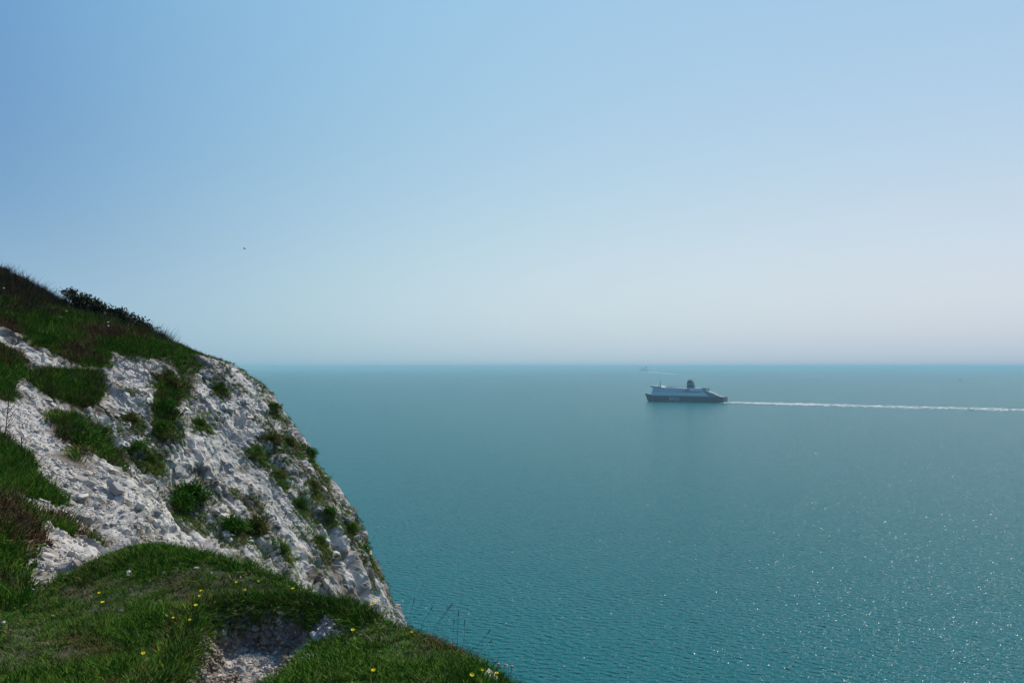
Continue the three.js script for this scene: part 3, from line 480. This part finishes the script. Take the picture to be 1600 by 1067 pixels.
const CLUMPS = [ // x, distance, radius, flatness, shade, label
  [-6.59, 20.52, 0.42, 0.9, 2, 'largest round grass clump, in the middle of the chalk face'],
  [-6.62, 20.0, 0.27, 0.9, 0, 'dark clump hanging just below the largest round clump'],
  [-5.71, 20.44, 0.29, 0.9, 0, 'bushy clump with a yellow flower beside its brownish twin'],
  [-5.36, 21.0, 0.28, 1, 3, 'brownish twin of the clump that bears a yellow flower'],
  [-4.84, 20.8, 0.19, 0.9, 1, 'pair-sized clump below the brownish twin clump'],
  [-5.06, 19.44, 0.14, 0.9, 0, 'small clump just above the crest of the near grassy bank'],
  [-7.82, 22.36, 0.25, 1, 0, 'bright green clump in the hanging strip below the hill grass'],
  [-7.65, 21.64, 0.2, 0.9, 1, 'lowest clump of the green strip hanging from the hill grass'],
  [-8.2, 23.9, 0.24, 0.8, 3, 'topmost clump of the green strip, touching the hill grass'],
  [-8.15, 21.32, 0.17, 0.8, 3, 'small brown and green clump beside the green strip, nearer the path'],
  [-7.73, 20.52, 0.21, 0.8, 0, 'clump in the cleft behind the chalk rib'],
  [-7.47, 20.68, 0.13, 0.8, 1, 'tiny clump next to the clump in the cleft'],
  [-7.27, 23.08, 0.16, 0.6, 1, 'flat bright green cushion high on the chalk face'],
  [-7.36, 24.88, 0.12, 0.7, 0, 'small leafy rosette below the turf at the skyline corner'],
  [-6.11, 23.64, 0.12, 0.9, 0, 'lone dark tuft on bare chalk right of the green strip'],
  [-5.89, 24.38, 0.24, 0.8, 3, 'wide mixed clump near the seaward edge of the face'],
  [-5.59, 24.98, 0.2, 0.8, 3, 'brown topped clump on the seaward edge above the wide mixed clump'],
  [-4.92, 23.18, 0.2, 0.8, 0, 'clump on the rilled lower part of the seaward face'],
  [-4.86, 24.06, 0.19, 0.8, 3, 'clump above the rilled chalk, under the seaward edge'],
  [-4.41, 23.48, 0.18, 0.8, 0, 'clump on the seaward edge halfway down the cliff'],
  [-3.96, 24.14, 0.2, 0.9, 1, 'leafy clump sticking out from the seaward edge of the cliff'],
  [-3.62, 24.3, 0.17, 1, 0, 'lowest leafy clump on the seaward skyline of the cliff'],
  [-5.22, 25.5, 0.2, 0.7, 0, 'green cushion draped over the seaward skyline at mid height'],
  [-6.2, 25.76, 0.18, 0.6, 0, 'green cushion on the skyline where the cliff starts to steepen'],
  [-5.55, 23.48, 0.16, 0.6, 3, 'low olive cushion on flat chalk below the lone dark tuft'],
  [-4.33, 22.44, 0.13, 0.8, 1, 'small clump low on the rills near the foot of the face'],
];
lawn('face_grass', 'thin grass and seedlings dotted over the chalk face', [bladesGeometry(11, 34, 0.2, 0.2, 0.014, 0.9), bladesGeometry(12, 30, 0.16, 0.16, 0.016, 1.2)], 20000, () => {
  if (rnd() < 0.25) { const c = pick(CLUMPS), x = c[0] + gauss() * c[2] * 0.8 + 0.1, d = c[1] + gauss() * c[2] * 1.3 - c[2] * 0.5; return d > 27 ? null : { x, d, size: rr(0.25, 0.65), tall: rr(0.5, 1), tone: rnd() < 0.6 ? pick(GREEN) : rnd() < 0.6 ? pick(OLIVE) : pick(HEATH) }; }
  const x = rr(-10, -2.6), d = rr(15, 27); if (onPath(x, d) > 0.3) return null; const y = landHeight(x, d), n = fbm(x * 1.2 + 3, y * 1.2, d * 1.2, 4) + 0.12 * smooth(-6, -3.4, x) + 0.24 * smooth(-1.5, -0.3, x + 6.45 - 1.74 * (26.4 - d)) + 0.05 * smooth(23.5, 25.5, d); if (n < 0.13 || rnd() < 0.3 || y < -6.8) return null;
  return { x, d, size: rr(0.25, 0.62) * smooth(0.08, 0.3, n) + 0.15, tall: rr(0.5, 0.9), tone: rnd() < 0.55 ? pick(GREEN) : rnd() < 0.6 ? pick(OLIVE) : pick(HEATH) };
}, 65);
// ---------------------------------------------------------------- single plants
const standOn = (x, d) => surfacePoint(x, d);
// a dome of blades growing out of the chalk, with a skirt of dead leaves below
function domeGeometry(s, count, len, wid, low, high) {
  reseed(s); const pos = [];
  for (let b = 0; b < count; b++) {
    let r0 = rr(0.3, 0.85); const a = rnd() * 6.283, f = rr(low, high), el = Math.asin(clamp(f, -0.95, 0.999)), L = len * rr(0.5, 1.2), w = wid * rr(0.7, 1.3);
    const o = [Math.cos(a) * Math.cos(el), Math.sin(el), Math.sin(a) * Math.cos(el)], t = rnd() * 6.283, sx = Math.cos(t) * w, sz = Math.sin(t) * w, sy = gauss() * w * 0.4;
    const lobe = 0.72 + 0.5 * noise(o[0] * 1.6 + s, o[1] * 1.6, o[2] * 1.6) + 0.35 * noise(o[0] * 4 + s, o[1] * 4, o[2] * 4); r0 *= lobe * 1.25;
    const p = o.map((v) => v * r0), m = o.map((v, k) => v * (r0 + L * 0.55) + (k === 1 ? 0.03 : 0) + gauss() * 0.07), e = o.map((v, k) => v * (r0 + L) - (k === 1 ? 0.14 * L : 0) + gauss() * 0.16);
    const A = [p[0] - sx, p[1] - sy, p[2] - sz], B = [p[0] + sx, p[1] + sy, p[2] + sz], C = [m[0] + sx * 0.8, m[1] + sy, m[2] + sz * 0.8], D = [m[0] - sx * 0.8, m[1] - sy, m[2] - sz * 0.8];
    pos.push(...A, ...B, ...C, ...A, ...C, ...D, ...D, ...C, ...e);
  }
  const g = new THREE.BufferGeometry(); g.setAttribute('position', new THREE.Float32BufferAttribute(pos, 3)); g.computeVertexNormals(); return g;
}
const clumpLeaves = [1, 2, 3, 4].map((k) => domeGeometry(200 + k, 1100, 0.42, 0.026, -0.2, 1)), clumpSkirt = [1, 2].map((k) => domeGeometry(210 + k, 110, 0.6, 0.03, -0.75, 0.15));
const clumpGreens = [leafy(0.04, 0.125, 0.007), leafy(0.065, 0.145, 0.009), leafy(0.034, 0.1, 0.008), leafy(0.1, 0.105, 0.02)], skirtBrown = leafy(0.07, 0.048, 0.024);
CLUMPS.forEach(([x, d, r, flat, k, label], i) => {
  const [px, py, pz] = standOn(x, d), n = slopeNormal(x, d, 0.3), c = thing('grass_clump', label, 'grass clump', [px + n.x * r * 0.15, py + n.y * r * 0.12, pz + n.z * r * 0.15], 'grass clumps rooted in the chalk face');
  part('leaves', clumpLeaves[i % 4], clumpGreens[k], c); part('dead_leaves', clumpSkirt[i % 2], skirtBrown, c);
  reseed(300 + i); c.scale.set(r * rr(0.95, 1.2), r * flat, r * rr(0.95, 1.15)); c.rotation.y = rnd() * 6.28;
});
// the two longer banks of grass on the slope
function bankGrass(name, label, region, count, s, tall) {
  return lawn(name, label, farTufts, count, () => {
    const xs = region.map((p) => p[0]), ds = region.map((p) => p[1]), x = rr(Math.min(...xs) - 0.1, Math.max(...xs) + 0.1), d = rr(Math.min(...ds) - 0.1, Math.max(...ds) + 0.1), g = inside(region, x, d) + 0.15 * noise(x * 3, d * 3); if (g < 0) return null;
    return { x, d, size: rr(0.7, 1.2), tall: tall * rr(0.8, 1.2), tone: rnd() < (g < 0.2 ? 0.5 : 0.15) ? pick(rnd() < 0.5 ? HEATH : OLIVE) : pick(GREEN) };
  }, s);
}
bankGrass('bank_grass', 'shaggy grass bank overhanging chalk below the hill grass', REGION.bank, 1900, 71, 0.9);
bankGrass('wedge_grass', 'green grass wedge between the gravel path and the chalk face', REGION.wedge, 3600, 72, 0.8);
bankGrass('sparse_grass', 'sparse grass patch on the gravel path below the grass wedge', REGION.wedgeEnd, 260, 73, 0.5);
bankGrass('strip_grass', 'narrow strip of grass hanging down the chalk from the hill top', REGION.strip, 650, 74, 0.9);
// the wind-shorn bush on the skyline
{
  const [bx, by, bz] = standOn(-11.55, 28.0), b = thing('windswept_bush', 'dark windswept bush leaning downhill on the skyline', 'bush', [bx, by - 0.1, bz]);
  reseed(401); const limbs = [], leaf = []; const tip = [];
  for (let k = 0; k < 15; k++) {
    const a = k / 15, x1 = lerp(-0.9, 1.5, a), top = lerp(0.94, 0.3, a) + 0.04 - 0.45 * a, pts = [[0.1 * gauss() + lerp(-0.3, 1.3, a), -0.4 * a, 0.15 * gauss()], [lerp(-0.6, 1.35, a), top * 0.55 - 0.12, gauss() * 0.2], [x1, top, gauss() * 0.28]];
    limbs.push(new THREE.TubeGeometry(new THREE.CatmullRomCurve3(pts.map((p) => new THREE.Vector3(...p))), 6, 0.018, 5)); tip.push(pts);
  }
  part('branches', mergeGeometries(limbs), mat(0.035, 0.026, 0.02, 0.9), b);
  for (let i = 0; i < 11000; i++) {
    const p = tip[Math.floor(rnd() * tip.length)], t = 1 - rnd() ** 1.6 * 0.95, q = t < 0.5 ? [0, 1, 2].map((k) => lerp(p[0][k], p[1][k], t * 2)) : [0, 1, 2].map((k) => lerp(p[1][k], p[2][k], t * 2 - 1));
    const c = [q[0] + gauss() * 0.1, q[1] + gauss() * 0.06, q[2] + gauss() * 0.16], r = rr(0.014, 0.036), u = new THREE.Vector3(gauss(), gauss(), gauss()).normalize(), v = new THREE.Vector3(gauss(), gauss(), gauss()).cross(u).normalize();
    const P = (s, t2) => [c[0] + u.x * s * r * 1.5 + v.x * t2 * r, c[1] + u.y * s * r * 1.5 + v.y * t2 * r, c[2] + u.z * s * r * 1.5 + v.z * t2 * r];
    leaf.push(...P(-1, 0), ...P(0, -0.8), ...P(1, 0), ...P(-1, 0), ...P(1, 0), ...P(0, 0.8));
  }
  const g = new THREE.BufferGeometry(); g.setAttribute('position', new THREE.Float32BufferAttribute(leaf, 3)); g.computeVertexNormals(); part('leaves', g, leafy(0.03, 0.034, 0.018), b);
}
// heath stems standing up along the skyline, a mass of thin stalks
lawn('skyline_stems', 'thin dry stems standing along the crest of the hill', [bladesGeometry(8, 7, 0.12, 0.42, 0.008, 0.25), bladesGeometry(9, 9, 0.16, 0.3, 0.009, 0.4)], 3200, () => {
  const x = rr(-16, -9.4), d = rr(26.6, 29.2); if (grassiness(x, d) < 0 || rnd() < 0.3 || (x > -12.6 && x < -10.2 && rnd() < 0.8)) return null; return { x, d, size: rr(0.6, 1.5), tone: pick(HEATH) };
}, 75);
// dead stalks beside the path
function twigPlant(label, x, d, height, branches, s, tone) {
  const [px, py, pz] = standOn(x, d), t = thing('dead_stalk', label, 'dead plant', [px, py - 0.03, pz]); reseed(s);
  const m = mat(...tone, 0.9), lean = gauss() * 0.05, stem = new THREE.CatmullRomCurve3([[0, 0, 0], [lean * 0.5, height * 0.5, 0.02], [lean, height, 0.03]].map((p) => new THREE.Vector3(...p)));
  part('stem', new THREE.TubeGeometry(stem, 8, 0.007, 5), m, t);
  for (let i = 0; i < branches; i++) { const f = rr(0.3, 0.95), o = stem.getPoint(f), a = rnd() * 6.28, L = height * rr(0.12, 0.3), e = new THREE.Vector3(o.x + Math.cos(a) * L * 0.6, o.y + L * rr(0.5, 1), o.z + Math.sin(a) * L * 0.6); part('twig', new THREE.TubeGeometry(new THREE.CatmullRomCurve3([o, o.clone().lerp(e, 0.5).add(new THREE.Vector3(0, -0.02, 0)), e]), 4, 0.0035, 4), m, t); }
}
twigPlant('tall bare dead stalk with twigs at the left edge beside the gravel path', -7.1, 13.95, 0.82, 14, 411, [0.05, 0.035, 0.03]);
twigPlant('short dry stalk leaning over the gravel just right of the tall bare stalk', -6.62, 13.5, 0.3, 6, 412, [0.06, 0.04, 0.03]);
// flowers
const petalYellow = leafy(0.8, 0.62, 0.015), stemGreen = leafy(0.04, 0.09, 0.015), petalWhite = leafy(0.75, 0.75, 0.72), petalPink = leafy(0.5, 0.2, 0.2);
const petal = (() => { const s = new THREE.Shape(); s.moveTo(0, 0); s.bezierCurveTo(0.7, 0.25, 0.75, 1, 0, 1); s.bezierCurveTo(-0.75, 1, -0.7, 0.25, 0, 0); const g = new THREE.ShapeGeometry(s, 4); g.rotateX(-Math.PI / 2 + 0.45); return g; })();
const stemCurve = (h, lx, lz) => new THREE.TubeGeometry(new THREE.CatmullRomCurve3([new THREE.Vector3(0, 0, 0), new THREE.Vector3(lx * 0.3, h * 0.55, lz * 0.3), new THREE.Vector3(lx, h, lz)]), 5, 0.0009, 4);
const bud = new THREE.SphereGeometry(1, 8, 6);
function flower(name, label, cat, group, x, d, r, h, mat5, midMat, s, y) {
  reseed(s); const p = standOn(x, d), f = thing(name, label, cat, [p[0], y ?? p[1], p[2]], group), lx = gauss() * 0.015, lz = gauss() * 0.015;
  part('stem', stemCurve(h, lx, lz), stemGreen, f); const tilt = rr(0.2, 0.8);
  for (let k = 0; k < 5; k++) { const q = part('petal', petal, mat5, f); q.scale.setScalar(r); q.position.set(lx, h, lz); q.rotation.set(tilt, k * 1.2566 + 0.3, 0, 'XYZ'); }
  const c = part('centre', bud, midMat, f); c.scale.set(r * 0.3, r * 0.22, r * 0.3); c.position.set(lx, h + r * 0.12, lz);
}
const flowerCentre = mat(0.5, 0.3, 0.02, 0.9);
[
  [-2.82, 6.92, 'upper yellow flower of the close pair far from the hollow'], [-2.75, 6.76, 'lower yellow flower of the close pair far from the hollow'],
  [-2.15, 6.96, 'topmost of three yellow flowers bunched behind the hollow rim'], [-2.14, 6.86, 'middle one of three yellow flowers bunched behind the hollow rim'], [-2.11, 6.72, 'lowest of three yellow flowers bunched behind the hollow rim'],
  [-2.09, 6.4, 'bright yellow flower at the end of the hollow nearest the bank'], [-2.16, 6.42, 'faint yellow bud beside the flower at the end of the hollow'], [-2.09, 5.72, 'yellow flower in deep green turf near the bottom of the frame'],
  [-2.01, 7.22, 'yellow flower on the crest of the near bank, first from the gravel path'], [-1.9, 7.06, 'yellow flower just below the crest, second from the gravel path'], [-1.84, 7.26, 'yellow flower on the crest beneath the chalk face, third from the gravel path'],
  [-1.56, 7.12, 'yellow flower between the hollow rim and the chalk face'], [-1.01, 6.46, 'yellow flower by grey leaves beyond the far end of the hollow'], [-1.0, 7.0, 'lower yellow flower of a pair at the foot of the chalk face'], [-0.97, 7.06, 'upper yellow flower of a pair at the foot of the chalk face'],
  [-0.62, 6.3, 'yellow flower standing against the sea at the turf edge'], [-0.73, 5.32, 'yellow flower at the bottom of the frame in the turf'], [-0.18, 5.24, 'lowest yellow flower at the seaward tip of the turf'], [-0.16, 5.42, 'left one of two yellow flowers against the sea at the turf tip'], [-0.13, 5.44, 'right one of two yellow flowers against the sea at the turf tip'],
].forEach(([x, d, label], i) => { reseed(500 + i); const k = 0.965; flower('yellow_flower', label, 'flower', 'yellow flowers in the near turf', x * k, d * k, rr(0.009, 0.014), rr(0.07, 0.1), petalYellow, flowerCentre, 520 + i); });
flower('yellow_flower', 'tiny yellow flower on the bushy clump of the chalk face', 'flower', 'yellow flowers in the near turf', -5.72, 20.3, 0.03, 0.3, petalYellow, flowerCentre, 549);
[[-11.72, 26.2, 'highest white flower in the hill grass below the bush'], [-11.57, 25.46, 'white flower head next below the highest one in the hill grass'], [-10.6, 26.14, 'upper white flower of a pair below the tail of the bush'], [-10.44, 25.78, 'lower white flower of a pair below the tail of the bush'], [-13.31, 26.02, 'white flower at the left edge of the hill grass']]
  .forEach(([x, d, label], i) => flower('white_flower', label, 'flower', 'white flowers in the hill grass', x, d, 0.028, 0.26, petalWhite, flowerCentre, 560 + i));
// pink seed heads over the edge and tall grass stalks against the sea
[[-0.09, 5.22, 0.14, 'pink flower head on a bent stem at the turf tip, nearest the grass'], [-0.055, 5.24, 0.15, 'reddish flower head at the turf tip, between two pink ones'], [-0.02, 5.26, 0.16, 'pale pink flower head farthest out over the sea at the turf tip']].forEach(([x, d, h, label], i) => {
  const p = standOn(x, d), f = thing('pink_flower', label, 'flower', p, 'pink flower heads at the turf tip'); part('stem', stemCurve(h, 0.02, 0), leafy(0.12, 0.06, 0.03), f);
  const q = part('flower_head', bud, petalPink, f); q.scale.set(0.009, 0.006, 0.009); q.position.set(0.02, h, 0);
});
[[-0.66, 6.42, 0.2, 0.3, 'first tall grass stalk against the sea, nearest the chalk face'], [-0.58, 6.3, 0.17, 0.8, 'second tall grass stalk against the sea, leaning outward'], [-0.5, 6.22, 0.2, 1.0, 'long grass stalk leaning far out over the sea'], [-0.48, 6.2, 0.22, 0.9, 'longest leaning grass stalk in the middle of the turf edge'], [-0.36, 6.0, 0.16, 0.1, 'upright grass stalk with a brown head, first of three'], [-0.33, 5.95, 0.22, 0.05, 'upright grass stalk with a brown head, second of three and tallest'], [-0.29, 5.9, 0.19, 0.05, 'upright grass stalk with a brown head, third of three'], [-0.24, 5.8, 0.17, 1.1, 'bent grass stalk near the turf tip leaning seaward'], [-0.22, 5.76, 0.13, 1.3, 'lowest bent grass stalk near the turf tip']].forEach(([x, d, h, lean, label], i) => {
  const p = standOn(x, d), f = thing('grass_stalk', label, 'grass stalk', [p[0], p[1], p[2]], 'tall grass stalks against the sea'); part('stem', stemCurve(h, h * lean * 0.5, 0), leafy(0.1, 0.08, 0.04), f);
  const q = part('seed_head', bud, leafy(0.11, 0.075, 0.045), f); q.scale.set(0.0025, 0.018, 0.0025); q.position.set(h * lean * 0.5 + 0.008 * lean, h + 0.015, 0); q.rotation.z = -lean * 0.6;
});
// grey-leaved plant and pale stones at the far end of the hollow
lawn('silver_herb', 'silvery grey low herb at the far end of the hollow', [bladesGeometry(10, 12, 0.03, 0.03, 0.012, 1.4)], 900, () => {
  const a = rnd() * 6.283, r = Math.sqrt(rnd()), c = rnd() < 0.55 ? [-1.33, 6.95, 0.17] : [-1.05, 6.62, 0.14], x = c[0] + Math.cos(a) * r * c[2], d = c[1] + Math.sin(a) * r * c[2] * 1.4; if (rnd() < r * 0.8) return null;
  return { x, d, size: rr(0.7, 1.3), tone: [0.2, 0.24, 0.19] };
}, 76);
// the bird
{
  const b = thing('bird', 'tiny dark bird gliding in the sky above the sea left of centre', 'bird', [-40.5, EYE + 17.8, -150]);
  const body = new THREE.LatheGeometry([[0.001, -0.16], [0.02, -0.12], [0.045, 0], [0.05, 0.06], [0.03, 0.12], [0.025, 0.15], [0.001, 0.18]].map(([x, y]) => new THREE.Vector2(x, y)), 10).rotateX(Math.PI / 2);
  const wing = (s) => { const g = new THREE.BufferGeometry(); g.setAttribute('position', new THREE.Float32BufferAttribute([0, 0.02, 0.09, s * 0.2, 0.07, 0.1, s * 0.2, 0.07, 0, 0, 0.02, 0.09, s * 0.2, 0.07, 0, 0, 0.02, -0.04, s * 0.2, 0.07, 0.1, s * 0.42, 0.03, -0.02, s * 0.2, 0.07, 0], 3)); g.computeVertexNormals(); return g; };
  const flat = (g) => { const q = g.index ? g.toNonIndexed() : g; q.deleteAttribute('uv'); return q; };
  part('body', mergeGeometries([flat(body), wing(1), wing(-1)]), new THREE.MeshStandardMaterial({ color: rgb(0.04, 0.04, 0.045), roughness: 0.8, side: THREE.DoubleSide }), b);
  b.rotation.set(0.1, 2.3, 0.35); b.scale.setScalar(1.4);
}
renderer.render(scene, camera);
